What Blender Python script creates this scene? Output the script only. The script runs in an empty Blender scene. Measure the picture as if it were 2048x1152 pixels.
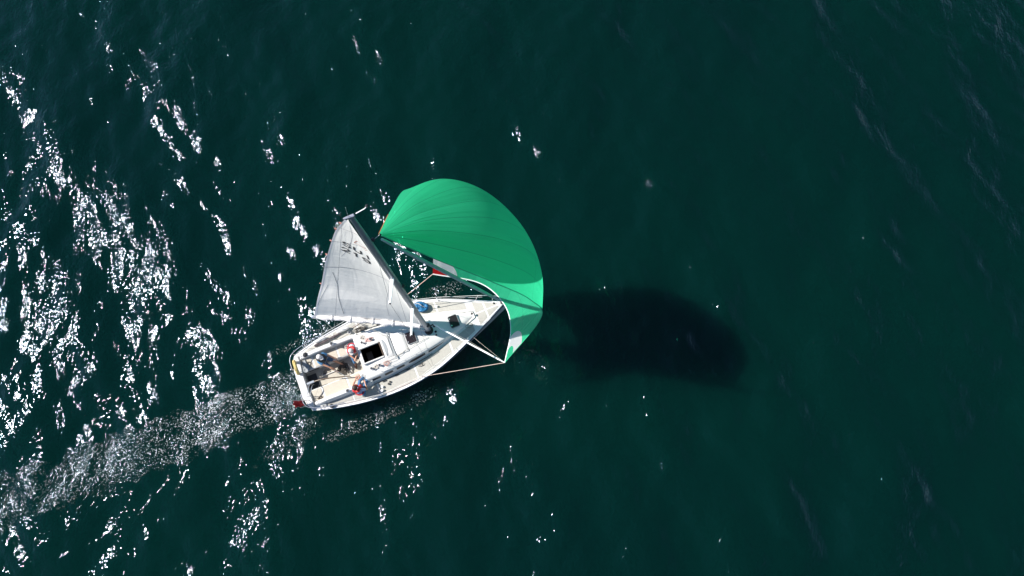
import bpy, bmesh, math, random
import numpy as np
from mathutils import Vector, Matrix
R = math.radians
random.seed(7); rng = np.random.default_rng(11)
S = bpy.context.scene
COL = S.collection

# ------------------------------------------------------------------ camera, sky, sun, exposure
cd = bpy.data.cameras.new('drone_camera'); cam = bpy.data.objects.new('drone_camera', cd); COL.objects.link(cam)
cam.location = (0, 0, 30.0); cam.rotation_euler = (math.atan(340/1365), 0, 0)
cd.sensor_width = 36; cd.lens = 24.0; cd.clip_start = 0.5; cd.clip_end = 6000
S.camera = cam
SUN = Vector((-14.6, 2.8, 14.3)).normalized()             # towards the sun
w = bpy.data.worlds.new('World'); S.world = w; w.use_nodes = True
wn = w.node_tree.nodes; sk = wn.new('ShaderNodeTexSky'); sk.sky_type = 'NISHITA'; sk.sun_disc = False; sk.dust_density = 0.0; sk.altitude = 1500; sk.air_density = 1.0; sk.ozone_density = 1.5
sk.sun_elevation = math.asin(SUN.z); sk.sun_rotation = math.atan2(SUN.x, SUN.y)
w.node_tree.links.new(sk.outputs[0], wn['Background'].inputs[0]); wn['Background'].inputs[1].default_value = 0.08
sl = bpy.data.lights.new('sun', 'SUN'); sl.energy = 4.9; sl.angle = R(0.5); sl.color = (1, .955, .90)
so = bpy.data.objects.new('sun', sl); COL.objects.link(so); so.rotation_euler = SUN.to_track_quat('Z', 'Y').to_euler()
S.view_settings.view_transform = 'Standard'; S.view_settings.look = 'None'; S.view_settings.exposure = 0.8
S.view_settings.gamma = 1; S.render.engine = 'CYCLES'
S.cycles.max_bounces = 8; S.cycles.use_denoising = True; S.cycles.sample_clamp_direct = 40; S.cycles.caustics_reflective = False; S.cycles.caustics_refractive = False

# ------------------------------------------------------------------ helpers
def tag(o, label=None, cat=None, group=None, kind=None):
    for k, v in (('label', label), ('category', cat), ('group', group), ('kind', kind)):
        if v: o[k] = v
    return o
def link(name, me, m=None, parent=None, smooth=False, label=None):
    o = bpy.data.objects.new(name, me); COL.objects.link(o)
    if m: me.materials.append(m)
    if parent: o.parent = parent
    if smooth:
        me.polygons.foreach_set('use_smooth', [True]*len(me.polygons))
    if label: o['label'] = label
    return o
def empty(name, loc, rz=0):
    o = bpy.data.objects.new(name, None); COL.objects.link(o); o.location = loc; o.rotation_euler = (0, 0, rz); o.empty_display_size = .2
    return o
class MB:
    """collects shapes and links them as one mesh object"""
    def __init__(s): s.v = []; s.f = []
    def add(s, vs, fs):
        n = len(s.v); s.v += [tuple(map(float, p)) for p in vs]; s.f += [tuple(n+i for i in f) for f in fs]; return s
    def box(s, x0, x1, y0, y1, z0, z1):
        return s.add([(x, y, z) for x in (x0, x1) for y in (y0, y1) for z in (z0, z1)],
                     [(0,1,3,2),(4,6,7,5),(0,4,5,1),(2,3,7,6),(0,2,6,4),(1,5,7,3)])
    def prism(s, poly, z0, z1):
        n = len(poly)
        return s.add([(x, y, z0) for x, y in poly]+[(x, y, z1) for x, y in poly],
                     [tuple(range(n))[::-1], tuple(range(n, 2*n))]+[(i, (i+1) % n, n+(i+1) % n, n+i) for i in range(n)])
    def tube(s, pts, r, n=8, cap=True):
        P = [Vector(p) for p in pts]; rr = r if isinstance(r, (list, tuple)) else [r]*len(P); vs = []; fs = []; up = None
        for i, p in enumerate(P):
            t = (P[min(i+1, len(P)-1)]-P[max(i-1, 0)]).normalized()
            if up is None: up = t.orthogonal().normalized()
            up = (up-t*up.dot(t)); up = up.normalized() if up.length > 1e-6 else t.orthogonal().normalized()
            b = t.cross(up)
            for k in range(n):
                a = 2*math.pi*k/n; vs.append(p+(up*math.cos(a)+b*math.sin(a))*rr[i])
        for i in range(len(P)-1):
            for k in range(n): fs.append((i*n+k, i*n+(k+1) % n, (i+1)*n+(k+1) % n, (i+1)*n+k))
        if cap: fs += [tuple(range(n))[::-1], tuple((len(P)-1)*n+k for k in range(n))]
        return s.add(vs, fs)
    def lathe(s, c, prof, n=20, ax=None):
        vs = []; q = Vector((0, 0, 1)).rotation_difference(Vector(ax)) if ax else None
        for (r, z) in prof:
            for k in range(n):
                a = 2*math.pi*k/n; v = Vector((r*math.cos(a), r*math.sin(a), z))
                if q: v = q @ v
                vs.append(v+Vector(c))
        fs = [(i*n+k, i*n+(k+1) % n, (i+1)*n+(k+1) % n, (i+1)*n+k) for i in range(len(prof)-1) for k in range(n)]
        fs += [tuple(range(n))[::-1], tuple((len(prof)-1)*n+k for k in range(n))]
        return s.add(vs, fs)
    def grid(s, rows, skip=None, close=False):
        nr = len(rows); nc = len(rows[0])
        fs = [(i*nc+j, i*nc+j+1, (i+1)*nc+j+1, (i+1)*nc+j) for i in range(nr-1) for j in range(nc-1) if not (skip and skip(i, j))]
        return s.add([p for r in rows for p in r], fs)
    def build(s, name, m, parent=None, smooth=False, bevel=0, label=None, fixn=True):
        me = bpy.data.meshes.new(name); me.from_pydata(s.v, [], s.f)
        bm = bmesh.new(); bm.from_mesh(me)
        if fixn: bmesh.ops.recalc_face_normals(bm, faces=bm.faces)
        if bevel:
            ed = [e for e in bm.edges if len(e.link_faces) == 2 and e.calc_face_angle(0) > .5]
            bmesh.ops.bevel(bm, geom=ed, offset=bevel, segments=2, affect='EDGES', clamp_overlap=True)
        bm.to_mesh(me); bm.free(); me.validate(); me.update()
        o = link(name, me, m, parent, smooth, label)
        if smooth:
            try: me.set_sharp_from_angle(angle=R(42))
            except Exception: pass
        return o
def crom(pts, n):
    P = np.array(pts, float); P = np.vstack([2*P[0]-P[1], P, 2*P[-1]-P[-2]]); out = []
    m = len(P)-3
    for i in range(n):
        t = i/(n-1)*m; k = min(int(t), m-1); t -= k; a, b, c, d = P[k:k+4]
        out.append(.5*((2*b)+(c-a)*t+(2*a-5*b+4*c-d)*t*t+(-a+3*b-3*c+d)*t**3))
    return np.array(out)

# ------------------------------------------------------------------ materials
def mat(name, col, rough=.5, metal=0, var=.0, vscale=3, bump=0, bscale=20, coat=0, spec=.5, trans=0):
    m = bpy.data.materials.new(name); m.use_nodes = True; nt = m.node_tree; N = nt.nodes; L = nt.links
    b = N['Principled BSDF']; b.inputs['Base Color'].default_value = (*col, 1); b.inputs['Roughness'].default_value = rough
    b.inputs['Metallic'].default_value = metal; b.inputs['Coat Weight'].default_value = coat; b.inputs['Specular IOR Level'].default_value = spec
    tc = N.new('ShaderNodeTexCoord')
    if var:
        n = N.new('ShaderNodeTexNoise'); n.inputs['Scale'].default_value = vscale; n.inputs['Detail'].default_value = 6; n.inputs['Roughness'].default_value = .65
        L.new(tc.outputs['Object'], n.inputs['Vector'])
        r = N.new('ShaderNodeMapRange'); r.inputs[1].default_value = .3; r.inputs[2].default_value = .7
        r.inputs[3].default_value = 1-var; r.inputs[4].default_value = 1+var*.4; L.new(n.outputs[0], r.inputs[0])
        mx = N.new('ShaderNodeVectorMath'); mx.operation = 'SCALE'; mx.inputs[0].default_value = col; L.new(r.outputs[0], mx.inputs['Scale'])
        L.new(mx.outputs[0], b.inputs['Base Color'])
    if bump:
        n2 = N.new('ShaderNodeTexNoise'); n2.inputs['Scale'].default_value = bscale; n2.inputs['Detail'].default_value = 4
        L.new(tc.outputs['Object'], n2.inputs['Vector'])
        bp = N.new('ShaderNodeBump'); bp.inputs['Strength'].default_value = 1; bp.inputs['Distance'].default_value = bump
        L.new(n2.outputs[0], bp.inputs['Height']); L.new(bp.outputs[0], b.inputs['Normal'])
    return m
M = {}
M['gel'] = mat('white_gelcoat', (.66, .65, .625), .28, var=.07, vscale=2.2, coat=.2)
M['hull'] = mat('white_topside', (.78, .78, .77), .22, var=.05, coat=.4)
M['navy'] = mat('navy_stripe', (.012, .025, .07), .3, coat=.3)
M['nonskid'] = mat('nonskid_grey', (.40, .385, .345), .75, var=.10, vscale=9, bump=.004, bscale=160)
M['cream'] = mat('cream_nonskid', (.47, .425, .35), .7, var=.10, vscale=7, bump=.004, bscale=160)
M['floor'] = mat('cockpit_floor', (.42, .39, .33), .7, var=.16, vscale=8, bump=.004, bscale=120)
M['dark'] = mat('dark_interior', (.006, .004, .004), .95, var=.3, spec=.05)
M['acryl'] = mat('smoked_acrylic', (.014, .010, .013), .3, spec=.3)
M['alu'] = mat('anodised_aluminium', (.30, .33, .37), .38, metal=.55, var=.08)
M['boomgrey'] = mat('boom_aluminium', (.45, .46, .48), .4, metal=.5, var=.08)
M['steel'] = mat('stainless_steel', (.72, .72, .74), .25, metal=.8)
M['whitemetal'] = mat('white_painted_metal', (.80, .80, .82), .3)
M['wire'] = mat('rigging_wire', (.30, .30, .31), .4, metal=.6)
M['lifeline'] = mat('lifeline_cover', (.72, .72, .70), .5)
M['black'] = mat('black_plastic', (.02, .02, .022), .45)
M['grey'] = mat('grey_plastic', (.28, .30, .31), .5, var=.1)
M['wood'] = mat('varnished_wood', (.10, .065, .04), .35, var=.3, vscale=14)
M['ropewhite'] = mat('white_rope', (.62, .58, .52), .8, var=.25, vscale=60, bump=.003, bscale=200)
M['ropered'] = mat('red_flecked_rope', (.50, .22, .18), .8, var=.45, vscale=50)
M['ropedark'] = mat('dark_rope', (.10, .085, .07), .85, var=.5, vscale=50)
M['rope pink'] = mat('pale_pink_rope', (.66, .42, .38), .8, var=.3, vscale=40)
M['guy'] = mat('pale_guy_rope', (.58, .44, .38), .8, var=.2, vscale=40)
M['yellow'] = mat('faded_yellow_cover', (.62, .47, .17), .75, var=.2, vscale=12, bump=.02, bscale=14)
M['red'] = mat('red_flag_cloth', (.50, .02, .02), .8, var=.15)
M['bluebag'] = mat('blue_nylon', (.015, .16, .36), .45, var=.35, vscale=8, bump=.10, bscale=7)
M['skin'] = mat('skin', (.52, .27, .17), .5, var=.1, vscale=12)
M['jeans'] = mat('blue_denim', (.07, .17, .32), .85, var=.3, vscale=14, bump=.01, bscale=30)
M['shorts'] = mat('navy_denim', (.04, .10, .19), .85, var=.3, vscale=14, bump=.01, bscale=30)
M['tee'] = mat('blue_cotton', (.09, .27, .50), .85, var=.2, vscale=12, bump=.012, bscale=18)
M['whitetee'] = mat('white_cotton', (.62, .63, .68), .85, var=.25, vscale=9, bump=.012, bscale=18)
M['striped'] = mat('white_blue_cotton', (.45, .50, .68), .85, var=.6, vscale=11, bump=.012, bscale=18)
M['vestred'] = mat('red_lifevest', (.50, .022, .022), .6, var=.2, vscale=14, bump=.01, bscale=16)
M['vestdark'] = mat('dark_lifevest', (.018, .022, .026), .6, var=.3, vscale=14, bump=.01, bscale=16)
M['capwhite'] = mat('white_cap_cloth', (.72, .68, .66), .8, var=.12, vscale=10)
M['capgrey'] = mat('grey_cap_cloth', (.50, .48, .47), .8, var=.15, vscale=10)
M['hair'] = mat('brown_hair', (.055, .03, .017), .6, var=.4, vscale=30, bump=.01, bscale=60)
M['shoe'] = mat('black_shoe', (.02, .02, .022), .5)
M['brownshoe'] = mat('brown_shoe', (.16, .05, .02), .5, var=.2)
M['eye'] = mat('eye_dark', (.02, .015, .012), .2)

def sail_mat(name, build):
    m = bpy.data.materials.new(name); m.use_nodes = True; nt = m.node_tree; N = nt.nodes; L = nt.links
    N.remove(N['Principled BSDF']); out = N['Material Output']
    uv = N.new('ShaderNodeUVMap'); sp = N.new('ShaderNodeSeparateXYZ'); L.new(uv.outputs[0], sp.inputs[0])
    def mth(op, a, b=None, c=None, clamp=False):
        n = N.new('ShaderNodeMath'); n.operation = op; n.use_clamp = clamp
        for i, x in enumerate((a, b, c)):
            if x is None: continue
            if isinstance(x, (int, float)): n.inputs[i].default_value = x
            else: L.new(x, n.inputs[i])
        return n.outputs[0]
    def mix(f, a, b):
        n = N.new('ShaderNodeMix'); n.data_type = 'RGBA'
        for i, x in ((0, f), (6, a), (7, b)):
            if isinstance(x, (int, float)): n.inputs[i].default_value = x
            elif isinstance(x, tuple): n.inputs[i].default_value = (*x, 1)
            else: L.new(x, n.inputs[i])
        return n.outputs[2]
    col, tcol, height, tw, rough = build(N, L, sp.outputs[0], sp.outputs[1], mth, mix)
    bp = N.new('ShaderNodeBump'); bp.inputs['Strength'].default_value = 1; bp.inputs['Distance'].default_value = 1; L.new(height, bp.inputs['Height'])
    d = N.new('ShaderNodeBsdfPrincipled'); L.new(col, d.inputs['Base Color']); d.inputs['Roughness'].default_value = rough; d.inputs['Specular IOR Level'].default_value = .35
    t = N.new('ShaderNodeBsdfTranslucent'); L.new(tcol, t.inputs[0])
    L.new(bp.outputs[0], d.inputs['Normal']); L.new(bp.outputs[0], t.inputs['Normal'])
    mx = N.new('ShaderNodeMixShader'); mx.inputs[0].default_value = tw; L.new(d.outputs[0], mx.inputs[1]); L.new(t.outputs[0], mx.inputs[2])
    tr = N.new('ShaderNodeBsdfTransparent'); L.new(tcol, tr.inputs[0]); m2 = N.new('ShaderNodeMixShader'); m2.inputs[0].default_value = .06 if tw > .4 else .0
    L.new(mx.outputs[0], m2.inputs[1]); L.new(tr.outputs[0], m2.inputs[2]); L.new(m2.outputs[0], out.inputs[0])
    return m
def noise(N, L, vec, scale, detail=4, rough=.55, dist=0):
    n = N.new('ShaderNodeTexNoise'); n.inputs['Scale'].default_value = scale; n.inputs['Detail'].default_value = detail
    n.inputs['Roughness'].default_value = rough; n.inputs['Distortion'].default_value = dist; L.new(vec, n.inputs['Vector']); return n.outputs[0]
def spin_build(N, L, u, v, mth, mix):
    tc = N.new('ShaderNodeTexCoord')
    # panel seams: radial from the head and from the two clews, plus cross seams
    def line(x, wdt): return mth('LESS_THAN', mth('ABSOLUTE', mth('SUBTRACT', mth('FRACT', x), .5)), wdt)
    inv = mth('DIVIDE', .0026, mth('MAXIMUM', v, .10))
    seam = line(mth('ADD', mth('MULTIPLY', u, 8.0), .5), mth('MULTIPLY', inv, 1.7))
    cross = line(mth('ADD', mth('MULTIPLY', v, 9.0), mth('MULTIPLY', mth('MULTIPLY', u, mth('SUBTRACT', 1, u)), 1.2)), .010)
    cross = mth('MULTIPLY', cross, mth('GREATER_THAN', v, .50)); cross = mth('MULTIPLY', cross, .45)
    seam = mth('MAXIMUM', mth('MULTIPLY', seam, .42), mth('MULTIPLY', cross, .6))
    pan = N.new('ShaderNodeTexWhiteNoise'); pan.noise_dimensions = '1D'; L.new(mth('FLOOR', mth('MULTIPLY', u, 8.0)), pan.inputs['W'])
    shade = mth('ADD', mth('MULTIPLY', pan.outputs[0], .10), .95)
    g = N.new('ShaderNodeVectorMath'); g.operation = 'SCALE'; g.inputs[0].default_value = (.040, .62, .31); L.new(shade, g.inputs['Scale'])
    col = mix(seam, g.outputs[0], (.004, .12, .06))
    # white and red corner patch at the clew (u=1, v=1) and white blob at the tack (u=0, v=1)
    du = mth('MULTIPLY', mth('SUBTRACT', 1, u), 8.2); dv = mth('MULTIPLY', mth('SUBTRACT', 1, v), 12.5)
    d = mth('SQRT', mth('ADD', mth('MULTIPLY', du, du), mth('MULTIPLY', dv, dv)))
    col = mix(mth('LESS_THAN', d, 1.0), col, (.86, .87, .86))
    rd = mth('LESS_THAN', mth('ADD', du, mth('MULTIPLY', dv, 1.0)), .62)
    col = mix(rd, col, (.80, .015, .02))
    eu = mth('SUBTRACT', mth('MULTIPLY', u, 5.6), .12); ev = mth('SUBTRACT', dv, .10)
    e = mth('SQRT', mth('ADD', mth('POWER', eu, 2), mth('POWER', ev, 2)))
    col = mix(mth('MULTIPLY', mth('LESS_THAN', e, .95), mth('GREATER_THAN', e, .42)), col, (.78, .79, .78))
    # white emblem low on the front of the sail
    eu = mth('SUBTRACT', u, .40); ev = mth('SUBTRACT', v, .66)
    e = mth('ADD', mth('POWER', mth('DIVIDE', eu, .055), 2), mth('POWER', mth('DIVIDE', ev, .028), 2))
    col = mix(mth('LESS_THAN', e, 1), col, (.72, .76, .80))
    # creases running out of the head, and crinkled cloth
    cb = N.new('ShaderNodeCombineXYZ'); L.new(mth('MULTIPLY', u, 11), cb.inputs[0]); L.new(mth('MULTIPLY', v, 1.1), cb.inputs[1])
    h1 = mth('MULTIPLY', noise(N, L, cb.outputs[0], 1.0, 3, .5, .6), .16)
    h2 = mth('MULTIPLY', noise(N, L, tc.outputs['Object'], 3.0, 4, .6), .010)
    fade = mth('SUBTRACT', 1.15, v)
    h = mth('ADD', mth('MULTIPLY', h1, mth('MULTIPLY', fade, mth('MULTIPLY', v, 2.2))), h2)
    tc2 = N.new('ShaderNodeVectorMath'); tc2.operation = 'SCALE'; L.new(col, tc2.inputs[0]); tc2.inputs['Scale'].default_value = 1.35
    return col, tc2.outputs[0], h, .62, .5
M['spinnaker'] = sail_mat('green_spinnaker_nylon', spin_build)
def main_build(N, L, u, v, mth, mix):
    tc = N.new('ShaderNodeTexCoord')
    def line(x, wdt): return mth('LESS_THAN', mth('ABSOLUTE', mth('SUBTRACT', mth('FRACT', x), .5)), wdt)
    bow = mth('MULTIPLY', mth('MULTIPLY', u, mth('SUBTRACT', 1, u)), .9)
    seam = mth('MULTIPLY', line(mth('ADD', mth('MULTIPLY', mth('ADD', v, mth('MULTIPLY', u, .15)), 11.0), bow), .008), .10)
    lum = noise(N, L, tc.outputs['Object'], .8, 2, .5)
    base = mix(lum, (.95, .92, .86), (.97, .94, .88))
    col = mix(seam, base, (.25, .26, .28))
    cb = N.new('ShaderNodeCombineXYZ'); L.new(mth('MULTIPLY', u, 3.2), cb.inputs[0]); L.new(mth('MULTIPLY', v, 26), cb.inputs[1])
    h1 = mth('MULTIPLY', mth('MULTIPLY', noise(N, L, cb.outputs[0], 1.0, 3, .5, 1.2), .022), mth('SUBTRACT', 1.0, mth('MULTIPLY', v, .75)))
    cb2 = N.new('ShaderNodeCombineXYZ'); L.new(mth('MULTIPLY', u, 9), cb2.inputs[0]); L.new(mth('MULTIPLY', v, 4), cb2.inputs[1])
    h2 = mth('MULTIPLY', noise(N, L, cb2.outputs[0], 1.0, 3, .5, .8), .012)
    return col, col, mth('ADD', h1, h2), .05, .6
M['mainsail'] = sail_mat('white_dacron', main_build)

def water_mat():
    m = bpy.data.materials.new('sea_water'); m.use_nodes = True; nt = m.node_tree; N = nt.nodes; L = nt.links
    b = N['Principled BSDF']; tc = N.new('ShaderNodeTexCoord'); gl = N.new('ShaderNodeBsdfGlossy'); gl.distribution = 'BECKMANN'; fr = N.new('ShaderNodeFresnel'); fr.inputs[0].default_value = 1.333; ms = N.new('ShaderNodeMixShader')
    def mth(op, a, b_=None, clamp=False):
        n = N.new('ShaderNodeMath'); n.operation = op; n.use_clamp = clamp
        for i, x in enumerate((a, b_)):
            if x is None: continue
            if isinstance(x, (int, float)): n.inputs[i].default_value = x
            else: L.new(x, n.inputs[i])
        return n.outputs[0]
    def mapped(rz, sx, sy):
        # rotate first so that local x points along the travel direction, then stretch
        a = N.new('ShaderNodeVectorRotate'); a.rotation_type = 'Z_AXIS'; a.inputs['Angle'].default_value = -R(rz); L.new(tc.outputs['Object'], a.inputs[0])
        s = N.new('ShaderNodeVectorMath'); s.operation = 'MULTIPLY'; s.inputs[1].default_value = (sx, sy, 1); L.new(a.outputs[0], s.inputs[0]); return s.outputs[0]
    def ramp(x, a, b_, c=0, d=1):
        n = N.new('ShaderNodeMapRange'); n.interpolation_type = 'SMOOTHSTEP'
        for i, v in ((1, a), (2, b_), (3, c), (4, d)): n.inputs[i].default_value = v
        L.new(x, n.inputs[0]); return n.outputs[0]
    O = tc.outputs['Object']
    # wind ripples: short-crested, two sizes, patchy
    gust = ramp(noise(N, L, mapped(30, .22, .10), 1.0, 3, .5), .35, .65, .55, 1.25)
    r1 = mth('MULTIPLY', noise(N, L, mapped(8, 2.3, 1.1), 1.0, 2, .5, .4), WAVE['b1'])
    r2 = mth('MULTIPLY', noise(N, L, mapped(-15, 6.0, 4.0), 1.0, 2, .55, .3), WAVE['b2'])
    r3 = mth('MULTIPLY', noise(N, L, mapped(35, 13, 9), 1.0, 2, .5), WAVE['b3'])
    amb = mth('ADD', mth('MULTIPLY', mth('ADD', r1, r2), gust), r3)
    # wake astern: turbulent water inside a slowly widening band with a ragged edge, plus wash beside the hull
    A = WAKE
    rot = N.new('ShaderNodeVectorRotate'); rot.rotation_type = 'Z_AXIS'; rot.inputs['Angle'].default_value = -A['ang']
    sb = N.new('ShaderNodeVectorMath'); sb.operation = 'SUBTRACT'; sb.inputs[1].default_value = A['org']; L.new(O, sb.inputs[0]); L.new(sb.outputs[0], rot.inputs[0])
    sp = N.new('ShaderNodeSeparateXYZ'); L.new(rot.outputs[0], sp.inputs[0]); wx, wy = sp.outputs[0], sp.outputs[1]
    edge = mth('MULTIPLY', mth('SUBTRACT', noise(N, L, O, .9, 6, .7), .5), 3.4)
    bend = mth('MULTIPLY', mth('SUBTRACT', noise(N, L, O, .22, 2, .5), .5), mth('MULTIPLY', mth('MINIMUM', mth('MAXIMUM', wx, 0), 14), .16))
    half = mth('ADD', .86, mth('MULTIPLY', wx, .015))
    dd = mth('ADD', mth('DIVIDE', mth('ABSOLUTE', mth('ADD', wy, bend)), half), mth('MULTIPLY', edge, mth('ADD', .28, mth('MULTIPLY', wx, .05))))
    wake = ramp(dd, .68, 1.20, 1, 0)
    wake = mth('MULTIPLY', wake, ramp(wx, -.3, .1)); wake = mth('MULTIPLY', wake, ramp(wx, 6, 17, 1, .25))
    for (cx, cy, rx, ry, ang, s) in A['patches']:
        r_ = N.new('ShaderNodeVectorRotate'); r_.rotation_type = 'Z_AXIS'; r_.inputs['Angle'].default_value = -ang
        s_ = N.new('ShaderNodeVectorMath'); s_.operation = 'SUBTRACT'; s_.inputs[1].default_value = (cx, cy, 0); L.new(O, s_.inputs[0]); L.new(s_.outputs[0], r_.inputs[0])
        k_ = N.new('ShaderNodeVectorMath'); k_.operation = 'MULTIPLY'; k_.inputs[1].default_value = (1/rx, 1/ry, 0); L.new(r_.outputs[0], k_.inputs[0])
        l_ = N.new('ShaderNodeVectorMath'); l_.operation = 'LENGTH'; L.new(k_.outputs[0], l_.inputs[0])
        p = mth('MULTIPLY', ramp(mth('ADD', l_.outputs['Value'], mth('MULTIPLY', edge, .5)), .6, 1.15, 1, 0), s)
        wake = mth('MAXIMUM', wake, p)
    t1 = mth('MULTIPLY', noise(N, L, O, 9, 2, .5), WAVE["w1"]); t2 = mth('MULTIPLY', noise(N, L, O, 5, 2, .5), WAVE['w2'])
    hh = mth('ADD', amb, mth('MULTIPLY', mth('ADD', t1, t2), wake))
    bp = N.new('ShaderNodeBump'); bp.inputs['Strength'].default_value = 1; bp.inputs['Distance'].default_value = 1; L.new(hh, bp.inputs['Height'])
    L.new(bp.outputs[0], b.inputs['Normal'])
    b.inputs['Specular IOR Level'].default_value = 0; b.inputs['Roughness'].default_value = .6; gl.inputs['Roughness'].default_value = WAVE['rough']; gl.inputs['Color'].default_value = (.60, .68, .84, 1)
    L.new(bp.outputs[0], gl.inputs['Normal']); L.new(bp.outputs[0], fr.inputs['Normal']); L.new(fr.outputs[0], ms.inputs[0]); L.new(b.outputs[0], ms.inputs[1]); L.new(gl.outputs[0], ms.inputs[2]); L.new(ms.outputs[0], N['Material Output'].inputs[0])
    cm = N.new('ShaderNodeMix'); cm.data_type = 'RGBA'; L.new(ramp(noise(N, L, O, .05, 3, .5), .3, .7), cm.inputs[0])
    cm.inputs[6].default_value = (*WAVE['c0'], 1); cm.inputs[7].default_value = (*WAVE['c1'], 1)
    fo = ramp(mth('ADD', noise(N, L, O, 14, 2, .6), mth('MULTIPLY', mth('SUBTRACT', noise(N, L, O, 1.6, 3, .6), .5), .35)), .56, .66)
    fo = mth('MULTIPLY', fo, mth('MULTIPLY', mth('MULTIPLY', wake, ramp(noise(N, L, mapped(22, .55, 1.3), 1.0, 4, .6, .8), .30, .52, .35, 1)), .95))
    fo = mth('MULTIPLY', fo, ramp(wx, 4, 13, 1, .35))
    fm_ = N.new('ShaderNodeMix'); fm_.data_type = 'RGBA'; L.new(fo, fm_.inputs[0]); L.new(cm.outputs[2], fm_.inputs[6]); fm_.inputs[7].default_value = (.34, .355, .35, 1)
    L.new(fm_.outputs[2], b.inputs['Base Color']); L.new(mth('SUBTRACT', 1, fo), b.inputs['Subsurface Weight'])
    b.subsurface_method = 'BURLEY'
    b.inputs['Subsurface Radius'].default_value = (.5, 1, 1); b.inputs['Subsurface Scale'].default_value = 3.0
    return m
WAVE = dict(b1=.056, b2=.031, b3=.008, w1=.042, w2=.0, rough=.085, c0=(.0002, .0118, .0086), c1=(.0002, .0100, .0080))

# ------------------------------------------------------------------ boat frame: local x forward from the stern, y to port, z up from the water
BX, BY, BR = -8.824, 3.080, R(22.07)
def W2(x, y): return (BX+x*math.cos(BR)-y*math.sin(BR), BY+x*math.sin(BR)+y*math.cos(BR))
a_ = W2(-.1, 0)
WAKE = dict(org=(a_[0], a_[1], 0), ang=math.radians(180+21.5), patches=[
    (*W2(6.9, 1.75), 1.1, .38, BR, .8), (*W2(1.0, 2.0), 1.8, .35, BR, .6), (*W2(1.8, -2.4), 2.0, .32, BR, .7), (*W2(4.3, -2.3), .8, .3, BR, .6), (*W2(-1.5, -1.9), 1.6, .5, BR+.25, .35)])

# ------------------------------------------------------------------ water: one sheet, fine near the boat and reaching the horizon
def axis(a, b, step, far):
    core = np.arange(a, b+1e-6, step); k = [step]; s = 0
    while s < far: k.append(k[-1]*1.22); s += k[-1]
    e = np.cumsum(k); return np.concatenate([a-e[::-1], core, b+e]), None
xs, _ = axis(-31, 33, .115, 2500); ys, _ = axis(-10, 31, .115, 2500)
X, Y = np.meshgrid(xs, ys); Z = np.zeros_like(X)
dx = np.gradient(xs); dy = np.gradient(ys); SP = np.maximum(dx[None, :], dy[:, None])
for i in range(64):
    lam = .8*(8/.8)**(rng.random()**1.2); th = (R(24) if rng.random() < .6 else R(-22))+rng.normal(0, R(17))
    k = 2*math.pi/lam; slope = .0215*(1.0 if lam < 4 else .75)
    amp = slope*math.sqrt(2)/k
    ph = k*(X*math.cos(th)+Y*math.sin(th))+rng.random()*6.283+.9*np.sin(.31*X*math.sin(th)-.27*Y*math.cos(th)+rng.random()*6.28)
    Z += amp*np.sin(ph)*np.clip(lam/(4*SP), 0, 1)*(lam > 2.5*SP)
ny, nx = X.shape
co = np.stack([X, Y, Z], -1).reshape(-1, 3).astype(np.float32)
idx = np.arange(ny*nx).reshape(ny, nx)
q = np.stack([idx[:-1, :-1], idx[:-1, 1:], idx[1:, 1:], idx[1:, :-1]], -1).reshape(-1, 4).astype(np.int32)
me = bpy.data.meshes.new('water'); me.vertices.add(len(co)); me.vertices.foreach_set('co', co.ravel())
me.loops.add(q.size); me.loops.foreach_set('vertex_index', q.ravel()); me.polygons.add(len(q))
me.polygons.foreach_set('loop_start', np.arange(0, q.size, 4, dtype=np.int32)); me.polygons.foreach_set('loop_total', np.full(len(q), 4, np.int32))
me.update(calc_edges=True); me.polygons.foreach_set('use_smooth', np.ones(len(q), bool))
tag(link('water', me, water_mat()), 'dark teal rippled sea water with sun glints and a wake behind the boat', 'water', kind='structure')

# ------------------------------------------------------------------ the boat
boat = tag(empty('sailing_boat', (BX, BY, 0), BR), 'white sailing boat with grey-white mainsail and billowing green spinnaker', 'sailing boat')
XS = [0, .8, 2, 3.3, 4.4, 5.5, 6.5, 7.5, 8.3, 8.85, 9.12, 9.2]; HB = [1.25, 1.48, 1.72, 1.84, 1.80, 1.60, 1.25, .82, .45, .19, .06, .015]
_f = crom(list(zip(XS, HB)), 240)
def hb(x): return float(np.interp(x, _f[:, 0], _f[:, 1]))
def zs(x): return 1.0+.30*max(0, (x-2.5)/6.7)**1.7
def sternx(x, y): return x-.20*max(0, 1-(abs(y)/1.25)**2)*math.exp(-max(x, 0)/.25)
st = sorted(set(list(np.linspace(0, 9.2, 70))+[.12, 2.62, 3.62]))
rows = []
for x in st:
    h = hb(x); b = zs(x); fl = .20-.10*min(1, x/9); wl = max(h-fl*min(1, h), .01)
    sec = [(h, b), (h*.998, b-.10), (h*.995, b-.16), (h*.99, b-.30), (h-.3*(h-wl), .5), (wl, .05), (wl*.9, -.15), (wl*.5, -.32), (0, -.38)]
    xo = x-.0 if x > 8.9 else x
    rows.append([(sternx(x, y)+(.25*(1-z/b) if x < .4 else 0)*(1-x/.4), y, z) for y, z in sec]+[(sternx(x, -y)+(.25*(1-z/b) if x < .4 else 0)*(1-x/.4), -y, z) for y, z in sec[::-1][1:]])
hm = MB().grid(rows); n = len(rows[0]); hm.add(rows[0], [tuple(range(n))])
hull = hm.build('hull', M['hull'], boat, smooth=True)
sm = MB()
for s in (1, -1):
    rr = []
    for x in [x for x in st if x > .3]:
        h = hb(x)+.004; b = zs(x); rr.append([(x, s*h, b-.055), (x, s*(h*.997), b-.15), (x, s*h*.995, b-.34)])
    sm.grid(rr)
sm.build('hull_stripe', M['navy'], hull)
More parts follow.
